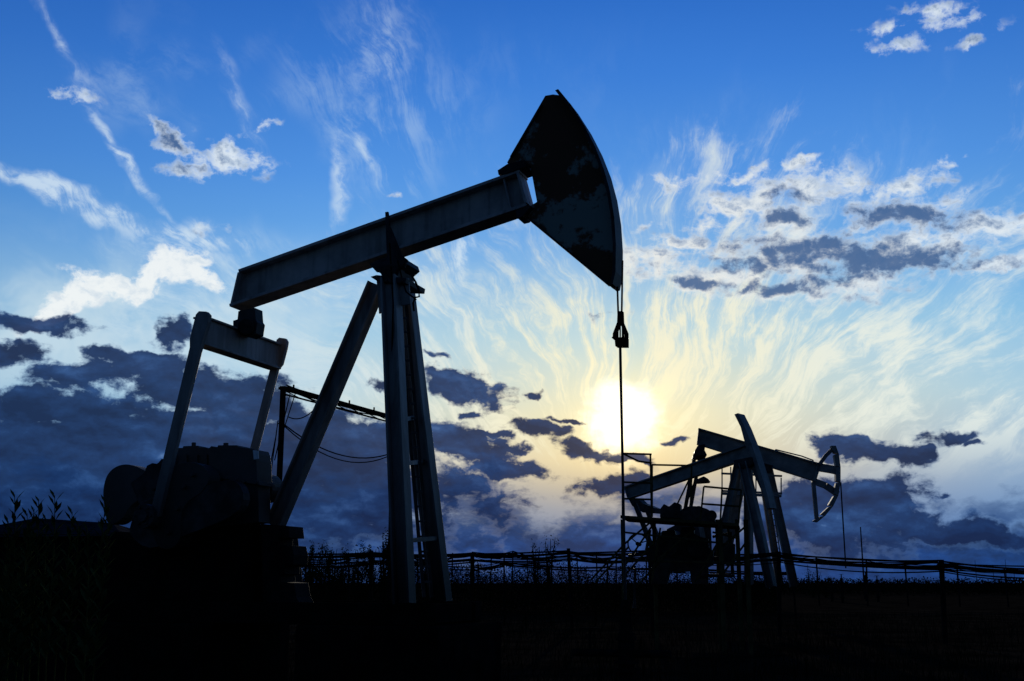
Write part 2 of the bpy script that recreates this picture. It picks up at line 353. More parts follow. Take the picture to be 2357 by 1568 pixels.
b=MB(); l0,l1=Cf.P(1764,1160,-.8),Cf.P(1780,1275,-.95); r0,r1=Cf.P(1778,1158,-.8),Cf.P(1796,1275,-.95)
b.bar(l0,l1,.04,.04); b.bar(r0,r1,.04,.04)
for i in range(9): b.tube([l0.lerp(l1,i/9),r0.lerp(r1,i/9)],.02,5)
b.obj('ladder',M_far,TC)
b=MB()
for y in(1090,1130): b.bar(Cf.P(1660,y,-1.1),Cf.P(1800,y+6,-1.1),.08,.08)
for x in(1662,1682,1705,1740,1770,1798): b.bar(Cf.P(x,1075 if x<1720 else 1100,-1.1),Cf.P(x,1135,-1.1),.05,.05)
b.bar(Cf.P(1660,1136,-1.1),Cf.P(1798,1142,-1.1),.3,.1)
b.obj('catwalk',M_far,TC)
b=MB()
for q in [((1785,1035),(1845,1050)),((1845,1050),(1872,1060)),((1785,1035),(1783,1045)),((1872,1060),(1870,1068))]:
    b.bar(Cf.P(*q[0],-.1),Cf.P(*q[1],-.1),.05,.05)
b.obj('beam_rail',M_far,TC)

# ================================================================ SERVICE PLATFORM
pc=at_y(1575,1342,28); S=Frame(1575,28,12)
PL=thing('service_platform',Vector((pc.x,28,0)),'rusty steel service platform with handrails on tall posts','platform')
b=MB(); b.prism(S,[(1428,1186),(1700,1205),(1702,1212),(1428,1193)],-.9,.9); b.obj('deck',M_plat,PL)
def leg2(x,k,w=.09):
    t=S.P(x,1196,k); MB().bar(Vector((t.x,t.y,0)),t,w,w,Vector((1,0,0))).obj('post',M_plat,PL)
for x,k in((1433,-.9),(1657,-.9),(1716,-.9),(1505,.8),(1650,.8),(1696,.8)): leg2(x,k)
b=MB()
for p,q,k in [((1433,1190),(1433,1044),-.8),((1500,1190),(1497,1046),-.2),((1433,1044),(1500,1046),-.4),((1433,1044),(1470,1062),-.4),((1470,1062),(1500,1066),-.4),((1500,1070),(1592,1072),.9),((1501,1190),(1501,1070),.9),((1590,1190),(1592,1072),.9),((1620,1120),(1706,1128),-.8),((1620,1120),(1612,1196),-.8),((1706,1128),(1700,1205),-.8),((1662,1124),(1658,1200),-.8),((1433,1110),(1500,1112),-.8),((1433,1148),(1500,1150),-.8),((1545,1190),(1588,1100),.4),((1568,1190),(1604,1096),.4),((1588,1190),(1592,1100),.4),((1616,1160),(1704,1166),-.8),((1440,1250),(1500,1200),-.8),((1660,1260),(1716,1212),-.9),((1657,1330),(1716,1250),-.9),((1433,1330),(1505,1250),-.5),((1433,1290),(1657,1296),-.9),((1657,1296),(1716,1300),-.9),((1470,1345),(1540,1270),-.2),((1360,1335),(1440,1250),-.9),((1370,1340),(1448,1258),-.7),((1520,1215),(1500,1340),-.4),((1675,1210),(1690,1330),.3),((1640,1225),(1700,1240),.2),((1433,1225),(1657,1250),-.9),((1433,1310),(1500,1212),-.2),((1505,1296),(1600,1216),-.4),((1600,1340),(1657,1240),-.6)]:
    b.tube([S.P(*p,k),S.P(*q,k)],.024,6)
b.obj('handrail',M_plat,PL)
b=MB()
b.prism(S,[(1519,1172),(1528,1160),(1540,1166),(1552,1156),(1566,1160),(1566,1194),(1519,1192)],-.2,.4)
b.prism(S,smooth([(1566,1196),(1570,1172),(1590,1165),(1612,1167),(1632,1174),(1642,1188),(1640,1202)],3),-.3,.2)
c=S.P(1608,1180,-.32); b.tube([c,c+S.n*.2],.16,18); c=S.P(1638,1186,-.32); b.tube([c,c+S.n*.2],.12,18)
o=b.obj('winch_motor',M_dark,None,None,.015,loc=Vector((pc.x,28,3.0))); top(o,'dark steel motor and winch housing on the service platform deck','motor')
c=S.P(1468,1252,0.6); Wf=thing('flywheel_unit',Vector((c.x,c.y,0)),'dark spoked flywheel on an engine block below the platform','engine')
b=MB(); b.ring(c,S.u,Z,S.n,.23,.26,.06)
for i in range(3):
    a=i*math.pi/3*2+.3; b.bar(c,c+(S.u*math.cos(a)+Z*math.sin(a))*.24,.025,.025,S.n)
b.tube([c-S.n*.1,c+S.n*.5],.05,10); b.obj('flywheel',M_black,Wf)
b=MB(); b.prism(S,[(1486,1290),(1490,1262),(1506,1256),(1512,1238),(1522,1236),(1524,1222),(1552,1220),(1556,1232),(1566,1230),(1568,1214),(1596,1212),(1598,1228),(1612,1236),(1630,1240),(1632,1262),(1642,1268),(1642,1300),(1630,1306),(1630,1345),(1592,1345),(1588,1316),(1556,1318),(1542,1316),(1536,1345),(1500,1345),(1500,1300)],.3,.6)
b.obj('engine_block',M_dark,Wf,None,.01)
b=MB(); b.tube([S.P(1540,1262,.1),S.P(1540,1262,.3)],.19,20); b.obj('pulley',M_dark,Wf)
b=MB(); b.tube([S.P(1604,1262,.1),S.P(1604,1262,.3)],.22,20); b.obj('pulley',M_dark,Wf)
b=MB(); b.prism(S,[(1664,1250),(1692,1252),(1692,1300),(1664,1298)],.1,.4); b.obj('control_box',M_dark,Wf,None,.01)
for pts in (((1622,1285,.5),(1660,1285,.5),(1664,1292,.5),(1664,1400,.5)),((1500,1310,.5),(1462,1310,.5),(1460,1400,.5)),((1610,1325,.2),(1690,1325,.2)),((1446,1280,.2),(1486,1276,.2),(1496,1220,.2)),((1640,1236,.6),(1682,1226,.6),(1686,1320,.6))):
    b=MB(); b.tube([S.P(*q) for q in pts],.042,8); b.obj('pipe',M_dark,Wf)

# ================================================================ GANTRY WITH CABLES
g0=at_y(652,893,22); zt=g0.z
G=thing('cable_gantry',Vector((g0.x,g0.y,0)),'slim dark steel gantry carrying sagging electric cables','gantry')
g1=at_z(905,962,zt)
side=(g1-g0).cross(Z).normalized()*0.09
b=MB(); b.bar(Vector((g0.x,g0.y,0)),g0+Z*.03,.08,.1,Vector((1,0,0))); b.obj('post',M_black,G)
b=MB(); b.bar(Vector((g1.x,g1.y,0)),g1,.08,.1,Vector((1,0,0))); b.obj('post',M_black,G)
b=MB()
b.bar(g0-side,g1-side,.05,.05); b.bar(g0+side,g1+side,.05,.05); b.bar(g0-Z*.12,g1-Z*.12,.03,.03)
for i in range(7):
    p=g0.lerp(g1,i/7); q=g0.lerp(g1,(i+1)/7); b.bar(p+side,q-side,.02,.02); b.bar(p-side,q-Z*.12,.015,.015)
for t in(.08,.32,.56,.8): p=g0.lerp(g1,t); b.tube([p,p+Z*.12],.018,6)
b.obj('crossarm',M_black,G)
b=MB()
for s_,t in((.15,.02),(.22,-.02)): b.tube([p+Vector((0,0,.04+t*.5)) for p in sag(g0+side*(t*40),g1+side*(t*40),s_*.5)],.014,6)
b.tube(sag(at_y(655,978,22.1),at_z(905,1042,at_y(655,978,22.1).z),.34),.014,6)
b.tube(sag(at_y(655,978,22.1)-Z*.03,at_z(905,1042,at_y(655,978,22.1).z)-Z*.03,.42),.012,6)
for x0,y0,x1,y1,s_ in((640,968,622,1100,0),(668,905,632,1060,0),(680,905,640,1030,0),(664,960,730,935,.12),(640,975,655,975,0),(636,1000,618,1090,0)):
    b.tube(sag(at_y(x0,y0,22),at_y(x1,y1,22),s_),.011,6)
b.obj('cable',M_cable,G)

# ================================================================ CABLE RACKS
def rack(pts,label,ncab,postw,seed,cr=(.012,.026),sg=1.):
    rnd=random.Random(seed)
    p3=[at_z(px,yb,0) for px,yb,yt in pts]
    tops=[Vector((g.x,g.y,at_y(px,yt,g.y).z)) for (px,yb,yt),g in zip(pts,p3)]
    T=thing('cable_rack',p3[0].copy(),label,'cable rack','cable racks in the oil field')
    for g,t in zip(p3,tops):
        lean=Vector((rnd.uniform(-.08,.08),0,0))
        b=MB(); b.bar(g-Z*.2-lean,t+Z*rnd.uniform(.02,.16)+lean*.3,postw,postw,Vector((1,0,0)))
        b.bar(t+Vector((-.02,-.3,-.05)),t+Vector((.02,.3,-.05)),.05,.05); b.obj('post',M_black,T)
    b=MB()
    for c in range(ncab):
        off=Vector((0,-.25+.5*c/max(1,ncab-1),0)); dz=rnd.uniform(-.24,.06)
        for a,d in zip(tops[:-1],tops[1:]):
            b.tube(sag(a+off+Z*dz,d+off+Z*(dz+rnd.uniform(-.08,.08)),rnd.uniform(.0,.2)*sg),rnd.uniform(*cr),5)
    b.obj('cable',M_cable,T)
rack([(560,1475,1268),(850,1470,1276),(1085,1462,1274),(1312,1455,1272),(1500,1455,1270),(1800,1465,1276),(2180,1482,1296),(2620,1500,1306)],'dark posts carrying a bundle of sagging cables',10,.11,3,(.014,.032))
rack([(930,1398,1272),(985,1397,1290),(1040,1397,1278),(1090,1397,1274),(1130,1396,1280),(1180,1396,1270),(1215,1395,1282),(1270,1395,1280),(1330,1394,1276),(1375,1394,1284),(1420,1394,1280),(1490,1394,1284),(1560,1394,1284),(1720,1394,1286),(1885,1395,1284),(2000,1395,1292),(2090,1396,1300),(2210,1397,1304),(2320,1398,1312),(2500,1400,1316)],'long low cable rack on many thin posts',6,.09,5,(.02,.045),.6)
rack([(700,1420,1290),(800,1420,1286),(960,1420,1292),(1100,1420,1300),(1160,1420,1290),(1230,1420,1296),(1400,1420,1300),(1600,1420,1305),(1830,1422,1312)],'low pipe rail rack with thin sagging cables',5,.08,9,(.014,.04),.5)
def fence(x0,x1,yb,n,h,label):
    T=thing('wire_fence',at_z(x0,yb,0),label,'fence'); tp=[]
    for i in range(n):
        g=at_z(x0+(x1-x0)*i/(n-1)+random.uniform(-6,6),yb,0); b=MB(); b.bar(g-Z*.1,g+Z*h,.07,.07,Vector((1,0,0))); b.obj('post',M_wood,T); tp.append(g)
    b=MB()
    for z in(.35,.7,.95):
        for a,d in zip(tp[:-1],tp[1:]): b.tube(sag(a+Z*h*z,d+Z*h*z,.03,5),.01,4)
    b.obj('wire',M_cable,T)
fence(-60,230,1500,4,2.0,'old wooden post fence with slack wires')
fence(1000,1430,1440,9,1.5,'low wooden post fence with slack wires')
def mast(px,yb,yt,w=.09,label='thin dark metal mast standing in the field'):
    g=at_z(px,yb,0); t=at_y(px,yt,g.y).z
    b=MB(); b.tube([g,Vector((g.x,g.y,t*.6)),Vector((g.x,g.y,t))],[w,w*.8,w*.6],6)
    o=b.obj('mast',M_black,None,loc=g.copy()); top(o,label,'mast','masts in the field')
mast(1991,1378,1213,.10)
for px,yt in((2320,1288),(2250,1290),(2338,1312),(2290,1300),(1862,1300)): mast(px,1362,yt,.07)
def xtree(px,yb,h):
    g=at_z(px,yb,0); T=thing('wellhead',g,'small dark wellhead with valves and side pipes','wellhead','small wellheads in the field')
    b=MB(); b.tube([g,g+Z*h],.12,8); b.tube([g+Vector((-.5,0,h*.5)),g+Vector((.6,0,h*.5))],.08,8); b.tube([g+Vector((-.3,0,h*.8)),g+Vector((.45,0,h*.8))],.06,8)
    for z in(.2,.45,.7): b.tube([g+Z*h*z,g+Z*(h*z+.08)],.22,10)
    b.obj('casing_head',M_black,T)
    b=MB(); b.ring(g+Vector((-.5,0,h*.5+.25)),Vector((1,0,0)),Vector((0,1,0)),Z,.02,.2,.03,12); b.tube([g+Vector((-.5,0,h*.5)),g+Vector((-.5,0,h*.5+.25))],.03,5); b.obj('valve',M_black,T)
    b=MB(); b.tube([g+Z*h,g+Z*(h+.3)],.05,6); b.ring(g+Z*(h+.3),Vector((1,0,0)),Vector((0,1,0)),Z,.02,.2,.03,12); b.obj('valve',M_black,T)
xtree(1996,1384,2.3); xtree(2022,1386,1.9); xtree(1940,1388,2.0); xtree(1916,1385,1.7)

# ================================================================ HUT
hg=at_y(140,1342,34); hz=at_y(140,1195,34).z; ez=at_y(140,1238,34).z
HUT=thing('storage_hut',Vector((hg.x,34,0)),'low dark storage hut with a shallow pitched roof','hut')
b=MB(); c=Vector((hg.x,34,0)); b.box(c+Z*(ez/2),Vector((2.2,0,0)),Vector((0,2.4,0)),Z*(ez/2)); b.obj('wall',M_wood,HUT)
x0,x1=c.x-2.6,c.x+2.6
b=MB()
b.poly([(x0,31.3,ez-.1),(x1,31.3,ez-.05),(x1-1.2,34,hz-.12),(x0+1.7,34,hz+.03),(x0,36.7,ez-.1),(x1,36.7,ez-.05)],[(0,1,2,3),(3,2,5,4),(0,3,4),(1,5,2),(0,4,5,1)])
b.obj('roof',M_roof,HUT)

# ================================================================ VEGETATION
def leafcloud(b,c,rx,ry,rz,n,s,rnd,clumps=9):
    cs=[]
    for i in range(clumps):
        a=rnd.uniform(0,6.28); rr=rnd.random()**.5; zz=rnd.uniform(-1,1)
        cs.append((c+Vector((math.cos(a)*rr*rx*math.sqrt(max(.1,1-zz*zz*.8)),math.sin(a)*rr*ry,zz*rz)),rnd.uniform(.18,.42)))
    for i in range(n):
        cc,cr=rnd.choice(cs); p=cc+Vector((rnd.gauss(0,.6)*rx*cr,rnd.gauss(0,.6)*ry*cr,rnd.gauss(0,.6)*rz*cr))
        d=Vector((rnd.gauss(0,1),rnd.gauss(0,1),rnd.gauss(0,1)+.5)).normalized(); e=d.cross(Vector((rnd.gauss(0,1),rnd.gauss(0,1),rnd.gauss(0,1)))).normalized()
        L=s*rnd.uniform(.6,1.4); o=len(b.v); b.v+=[p,p+d*L*.5+e*L*.25,p+d*L,p+d*L*.5-e*L*.25]; b.f.append((o,o+1,o+2,o+3))
def shrub(px,D,yt,wpx,seed,n=1500,sparse=False,name='shrub'):
    rnd=random.Random(seed); g=at_y(px,1342,D); g.z=0; h=at_y(px,yt,D).z; w=wpx/FPX*D/2
    T=thing(name,g,'dark leafy wild shrub growing in the field' if not sparse else 'slender sparse young tree with thin airy crown',name,'wild shrubs along the field' if name=='shrub' else 'small trees along the field')
    b=MB()
    for i in range(5):
        a=rnd.uniform(-1,1); b.tube([g+Vector((a*.1,0,0)),g+Vector((a*w*.4,rnd.uniform(-.3,.3),h*.5)),g+Vector((a*w*.8,rnd.uniform(-.5,.5),h*rnd.uniform(.8,.97)))],[h*.018,h*.011,h*.004],5)
    b.obj('trunk',M_wood,T)
    b=MB(); leafcloud(b,g+Z*h*(.62 if sparse else .45),w*.9,w*.7,h*(.34 if sparse else .45),n,h*.025+.05,rnd,14)
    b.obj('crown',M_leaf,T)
sp=[(712,90,1252,34),(735,95,1256,60),(765,93,1252,50),(790,90,1266,50),(828,92,1260,40),(852,85,1252,26),(884,80,1232,34),(893,90,1248,40),(740,70,1285,80),(940,100,1274,60),(985,100,1280,50),(1240,112,1288,90),(1870,130,1314,50),(1900,130,1320,40)]
for i,(px,D,yt,w) in enumerate(sp): shrub(px,D,yt,w,i+10)
shrub(1262,110,1232,42,50,330,True,'tree'); shrub(1232,110,1246,26,51,160,True,'tree')
def weed(px,D,yt,seed):
    rnd=random.Random(seed); g=at_y(px,1342,D); g.z=0; h=at_y(px,yt,D).z; lx=rnd.uniform(-.12,.12)
    T=thing('weed_plant',g,'tall leafy weed with narrow pointed leaves','plant','tall weeds')
    stem=[g+Vector((lx*(t*t)+.01*math.sin(t*9),0,h*t)) for t in[i/10 for i in range(11)]]
    b=MB(); b.tube(stem,[.008*(1-t/14) for t in range(11)],5); b.obj('stem',M_weed,T)
    b=MB(); n=44
    for i in range(n):
        t=.5+.5*i/n; k=int(t*10); p=stem[min(k,9)].lerp(stem[min(k,9)+1],t*10-k) if k<10 else stem[10]
        a=i*2.4; L=(.19*(1.15-t)+.06)*rnd.uniform(.8,1.2); up=.6+t*1.1*rnd.uniform(.6,1.2)
        d=Vector((math.cos(a),math.sin(a),up)).normalized(); e=d.cross(Z).normalized()*L*.14
        tip=p+d*L-Z*L*.12; mid=p+d*L*.5; o=len(b.v); b.v+=[p,mid+e,tip,mid-e]; b.f.append((o,o+1,o+2,o+3))
    b.obj('leaves',M_weed,T)
for i,(px,yt) in enumerate(((45,1138),(28,1172),(92,1148),(130,1140),(143,1178),(205,1152),(62,1182),(112,1192),(8,1200),(232,1190),(18,1225),(170,1205),(78,1215),(222,1215))): weed(px,7.5+((i*37)%10)*.12,yt,i+1)
rng=np.random.default_rng(3)
def blades(name,n,xr,yr,hr,w,label,m):
    y=yr[0]+(yr[1]-yr[0])*rng.random(n)**1.5; x=(xr[0]+(xr[1]-xr[0])*rng.random(n))*y
    cl=np.sin(x*.9+np.sin(y*.4)*2)*np.sin(y*.55+x*.3); h=(hr[0]+(hr[1]-hr[0])*rng.random(n)**2)*(.75+.35*cl)
    a=rng.random(n)*6.28; dx=np.cos(a)*w; dy=np.sin(a)*w; lx=rng.normal(0,.18,n)*h; ly=rng.normal(0,.18,n)*h
    v=np.zeros((n,3,3)); v[:,0]=np.stack([x-dx,y-dy,0*x],1); v[:,1]=np.stack([x+dx,y+dy,0*x],1); v[:,2]=np.stack([x+lx,y+ly,h],1)
    me=bpy.data.meshes.new(name); me.from_pydata(v.reshape(-1,3).tolist(),[],np.arange(3*n).reshape(-1,3).tolist()); me.materials.append(m)
    o=bpy.data.objects.new(name,me); sc.collection.objects.link(o); o['kind']='stuff'; o['label']=label; o['category']='grass'
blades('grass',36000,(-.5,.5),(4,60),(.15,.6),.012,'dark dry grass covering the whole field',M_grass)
def thicket(name,n,pxr,Dr,top_fn,s,label,m):
    px=rng.uniform(*pxr,n); D=rng.uniform(*Dr,n); x=(px-W0/2)/FPX*D*math.cos(PITCH)*1.02
    zt=CH+(1342-top_fn(px))/FPX*D*1.02
    lump=.76+.16*np.sin(x*.55+D*.35)+.12*np.sin(x*1.7+2)*np.sin(x*.31)+.05*np.sin(x*4.1+D)
    z=zt*lump*(rng.random(n)**.8)
    d=rng.normal(0,1,(n,3)); d/=np.linalg.norm(d,axis=1)[:,None]; q=rng.normal(0,1,(n,3)); e=np.cross(d,q); e/=np.linalg.norm(e,axis=1)[:,None]
    L=(s*rng.uniform(.5,1.3,n))[:,None]; p=np.stack([x,D,z],1)
    v=np.stack([p,p+d*L*.5+e*L*.4,p+d*L,p+d*L*.5-e*L*.4],1)
    me=bpy.data.meshes.new(name); me.from_pydata(v.reshape(-1,3).tolist(),[],np.arange(4*n).reshape(-1,4).tolist()); me.materials.append(m)
    o=bpy.data.objects.new(name,me); sc.collection.objects.link(o); o['kind']='stuff'; o['label']=label; o['category']='brush'
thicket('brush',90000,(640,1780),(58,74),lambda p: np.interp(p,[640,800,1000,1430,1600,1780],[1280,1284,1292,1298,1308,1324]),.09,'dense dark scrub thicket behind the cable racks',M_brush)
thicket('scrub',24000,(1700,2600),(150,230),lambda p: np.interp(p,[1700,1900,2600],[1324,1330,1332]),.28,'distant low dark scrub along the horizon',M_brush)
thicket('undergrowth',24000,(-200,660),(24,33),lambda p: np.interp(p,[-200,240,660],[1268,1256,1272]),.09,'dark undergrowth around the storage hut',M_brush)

# ================================================================ GROUND
n=60
me=bpy.data.meshes.new('ground'); vs=[];fs=[]
xs=[math.copysign(abs(t)**3,t)*6000 for t in [(-1+2*i/n) for i in range(n+1)]]
ys=[-60+ (i/n)**3*9000 for i in range(n+1)]
for yy in ys:
    for xx in xs: vs.append((xx,yy,0.0))
for j in range(n):
    for i in range(n): o=j*(n+1)+i; fs.append((o,o+1,o+n+2,o+n+1))
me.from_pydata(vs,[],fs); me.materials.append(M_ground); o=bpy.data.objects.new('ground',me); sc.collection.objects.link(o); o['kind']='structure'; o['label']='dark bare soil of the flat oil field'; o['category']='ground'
o.location.z=-.004

# ================================================================ SUN
SAZ,SEL=azel(1436,968)
sl=bpy.data.lights.new('sun','SUN'); sl.energy=2.0; sl.angle=R(.5); sl.color=(1,.9,.72)
so=bpy.data.objects.new('sun',sl); sc.collection.objects.link(so)
sd=Vector((math.sin(R(SAZ))*math.cos(R(SEL)),math.cos(R(SAZ))*math.cos(R(SEL)),math.sin(R(SEL))))
so.rotation_euler=sd.to_track_quat('Z','Y').to_euler(); so.location=sd*50

# ================================================================ SKY
w=bpy.data.worlds.new('World'); sc.world=w; w.use_nodes=True; nt=w.node_tree; nt.nodes.clear(); LK=nt.links.new
def lin(c): return tuple(((x/255)/12.92 if x/255<=.04045 else ((x/255+.055)/1.055)**2.4) for x in c)
def inp(sock,v):
    if isinstance(v,(int,float)): sock.default_value=v
    elif isinstance(v,(tuple,list)): sock.default_value=tuple(v) if len(v)==len(sock.default_value) else (*v,1)
    else: LK(v,sock)
def mt(op,a,b=None,c=None,clamp=False):
    n=nt.nodes.new('ShaderNodeMath'); n.operation=op; n.use_clamp=clamp; inp(n.inputs[0],a)
    if b is not None: inp(n.inputs[1],b)
    if c is not None: inp(n.inputs[2],c)
    return n.outputs[0]
def mul(*a):
    o=a[0]
    for x in a[1:]: o=mt('MULTIPLY',o,x)
    return o
def add(*a):
    o=a[0]
    for x in a[1:]: o=mt('ADD',o,x)
    return o
def cen(v,s): return mul(mt('SUBTRACT',v,.5),s)
def ss(v,a,b_,c=0.,d=1.,kind='SMOOTHSTEP'):
    n=nt.nodes.new('ShaderNodeMapRange'); n.interpolation_type=kind; inp(n.inputs[0],v); n.inputs[1].default_value=a; n.inputs[2].default_value=b_; n.inputs[3].default_value=c; n.inputs[4].default_value=d; return n.outputs[0]
def mixc(f,a,b_,bt='MIX'):
    n=nt.nodes.new('ShaderNodeMix'); n.data_type='RGBA'; n.blend_type=bt; n.clamp_result=False; inp(n.inputs[0],f); inp(n.inputs[6],a); inp(n.inputs[7],b_); return n.outputs[2]
def xyz(x,y,z=0.):
    n=nt.nodes.new('ShaderNodeCombineXYZ'); inp(n.inputs[0],x); inp(n.inputs[1],y); inp(n.inputs[2],z); return n.outputs[0]
def vm(op,a,b_=None,s=None):
    n=nt.nodes.new('ShaderNodeVectorMath'); n.operation=op; inp(n.inputs[0],a)
    if b_ is not None: inp(n.inputs[1],b_)
    if s is not None: inp(n.inputs['Scale'],s)
    return n
def noise(v,scale,det=5,rough=.55):
    n=nt.nodes.new('ShaderNodeTexNoise'); n.noise_dimensions='2D'; LK(v,n.inputs['Vector']); n.inputs['Scale'].default_value=scale; n.inputs['Detail'].default_value=det; n.inputs['Roughness'].default_value=rough
    return n
def ramp(f,stops):
    n=nt.nodes.new('ShaderNodeValToRGB'); LK(f,n.inputs[0]); cr=n.color_ramp
    while len(cr.elements)<len(stops): cr.elements.new(.5)
    for e,(p,c) in zip(cr.elements,stops): e.position=p; e.color=(*lin(c),1)
    return n.outputs[0]
tc=nt.nodes.new('ShaderNodeTexCoord'); D=vm('NORMALIZE',tc.outputs['Generated']).outputs[0]
sp_=nt.nodes.new('ShaderNodeSeparateXYZ'); LK(D,sp_.inputs[0]); dx,dy,dz=sp_.outputs
AZ=mul(mt('ARCTAN2',dx,dy),57.2958); EL=mul(mt('ARCSINE',dz),57.2958)
V=xyz(AZ,EL,0.)
sdist=mul(mt('ARCCOSINE',mt('MINIMUM',vm('DOT_PRODUCT',D,tuple(sd)).outputs['Value'],.999999)),57.2958)
base=ramp(mt('DIVIDE',EL,60.,clamp=True),[(0,(40,92,160)),(3/60,(92,136,190)),(6/60,(150,184,214)),(9/60,(160,202,228)),(12.5/60,(132,190,230)),(16/60,(104,168,230)),(20/60,(82,148,226)),(25/60,(60,126,214)),(30/60,(42,106,198)),(1,(8,38,96))])
dim=ss(sdist,18,42,1.,.56,'LINEAR'); dim2=ss(sdist,42,110,1.,.28,'LINEAR')
base=mixc(1.,base,xyz(mul(dim,dim2),mul(mt('POWER',dim,.8),dim2),mul(mt('POWER',dim,.6),dim2)),'MULTIPLY')
def gauss(v,s): return mt('EXPONENT',mul(mt('POWER',mt('DIVIDE',v,s),2.),-1.))
hcol=ramp(mt('DIVIDE',EL,20.,clamp=True),[(0,(96,116,148)),(.18,(184,170,150)),(.3,(240,208,140)),(.42,(248,228,162)),(.6,(222,232,210)),(1,(170,212,234))])
hx=mt('DIVIDE',mt('SUBTRACT',AZ,SAZ),13.); hy=mt('DIVIDE',mt('SUBTRACT',EL,SEL-.5),7.)
haze=mt('EXPONENT',mul(mt('ADD',mul(hx,hx),mul(hy,hy)),-1.))
sky=mixc(mul(haze,.88),base,hcol)
hazeS=sky
# ---- cirrus : feathery filaments fanning out around a point below the sun
AX0,EL0=azel(1430,1330)
wv=noise(V,.12,2,.5); warp=vm('SCALE',vm('SUBTRACT',wv.outputs['Color'],(.5,.5,.5)).outputs[0],s=4.5).outputs[0]
wv2=noise(V,.45,3,.5); warp2=vm('SCALE',vm('SUBTRACT',wv2.outputs['Color'],(.5,.5,.5)).outputs[0],s=1.1).outputs[0]
Vw=vm('ADD',vm('ADD',V,warp).outputs[0],warp2).outputs[0]
sw=nt.nodes.new('ShaderNodeSeparateXYZ'); LK(Vw,sw.inputs[0])
rx=mt('SUBTRACT',sw.outputs[0],AX0); ry=mt('SUBTRACT',sw.outputs[1],EL0)
TH=mt('ARCTAN2',rx,ry); rxe=mul(rx,.72); RR=mt('SQRT',mt('ADD',mul(rxe,rxe),mul(ry,ry)))
st1=noise(xyz(mul(TH,10.),mul(RR,.15)),1.,6,.64).outputs[0]
hair=noise(xyz(mul(TH,28.),mul(RR,.34)),1.,6,.7).outputs[0]
st2=noise(xyz(mt('ADD',mul(TH,4.),40.),mul(RR,.13)),1.,4,.55).outputs[0]
stn=noise(V,.55,6,.62).outputs[0]
fil=add(mul(st1,.42),mul(hair,.36),mul(stn,.22))
edge=add(cen(fil,24.),cen(st2,12.))
rim=add(mt('SUBTRACT',mt('ADD',14.8,mul(ss(AZ,5.,14.),3.)),RR),edge)
reach=ss(rim,-5.,6.)
inner=ss(RR,5.,11.,.75,0.)
veil=mul(reach,mt('MAXIMUM',ss(fil,.41,.60),inner),ss(EL,4.,8.5))
vcol=mixc(gauss(sdist,9.5),lin((230,238,232)),lin((252,242,202)))
sky=mixc(mul(ss(add(mt('SUBTRACT',16.5,RR),cen(st2,20.)),-4.,8.),ss(EL,5.,10.),.32),sky,lin((196,220,230)))
sky=mixc(mul(veil,.9),sky,vcol)
patch=ss(noise(vm('ADD',V,(31.,7.,0.)).outputs[0],.10,3,.5).outputs[0],.42,.62)
sideL=ss(AZ,3.,-8.); elm=mul(ss(EL,8.,13.),ss(EL,30.,17.))
sky=mixc(mul(ss(fil,.42,.62),patch,elm,mt('ADD',mul(sideL,.5),.08)),sky,lin((196,220,238)))
hl=mul(ss(AZ,0.,-14.),ss(EL,7.5,10.5),ss(EL,18.,11.5))
hz_n=ss(noise(Vw,.22,4,.6).outputs[0],.3,.65,.3,1.)
sky=mixc(mul(hl,hz_n,.85),sky,lin((198,220,232)))
def ells(lst,vec,sc_=1.5):
    acc=None
    for t in lst:
        cx,cy,rx_,ry_=t[:4]; rot=t[4] if len(t)>4 else 0; wgt=t[5] if len(t)>5 else 1
        a,e=azel(cx,cy); mp=nt.nodes.new('ShaderNodeMapping'); mp.vector_type='TEXTURE'; LK(vec,mp.inputs[0])
        mp.inputs['Location'].default_value=(a,e,0); mp.inputs['Rotation'].default_value=(0,0,-R(rot)); mp.inputs['Scale'].default_value=(rx_/45.7*sc_,ry_/45.7*sc_,1)
        g=nt.nodes.new('ShaderNodeTexGradient'); g.gradient_type='SPHERICAL'; LK(mp.outputs[0],g.inputs[0]); o=g.outputs['Fac']
        if wgt!=1: o=mul(o,wgt)
        acc=o if acc is None else mt('MAXIMUM',acc,o)
    return acc
cw_=noise(V,.5,4,.55); cwarp=vm('MULTIPLY',vm('SUBTRACT',cw_.outputs['Color'],(.5,.5,.5)).outputs[0],(2.6,1.5,0.)).outputs[0]
Vc=vm('ADD',V,cwarp).outputs[0]
Vn=vm('ADD',V,vm('SCALE',cwarp,s=.3).outputs[0]).outputs[0]
stk=ells([(110,445,170,14,20),(300,510,150,14,18),(290,370,120,10,48,.9),(140,100,130,9,54,.5),(430,545,110,16,8),(560,250,100,16,60,.5),(780,430,14,80,0,.7),(840,340,70,10,65,.5),(1060,590,18,70,5),(880,90,70,110,0,.4),(470,520,30,14),(130,430,70,14,12),(200,200,70,24,60,.4)],vm('ADD',V,warp2).outputs[0],2.)
sky=mixc(mul(ss(mul(stk,ss(add(mul(stn,.45),mul(hair,.55)),.38,.62,.2,1.)),.0,.8),.8),sky,lin((210,228,242)))
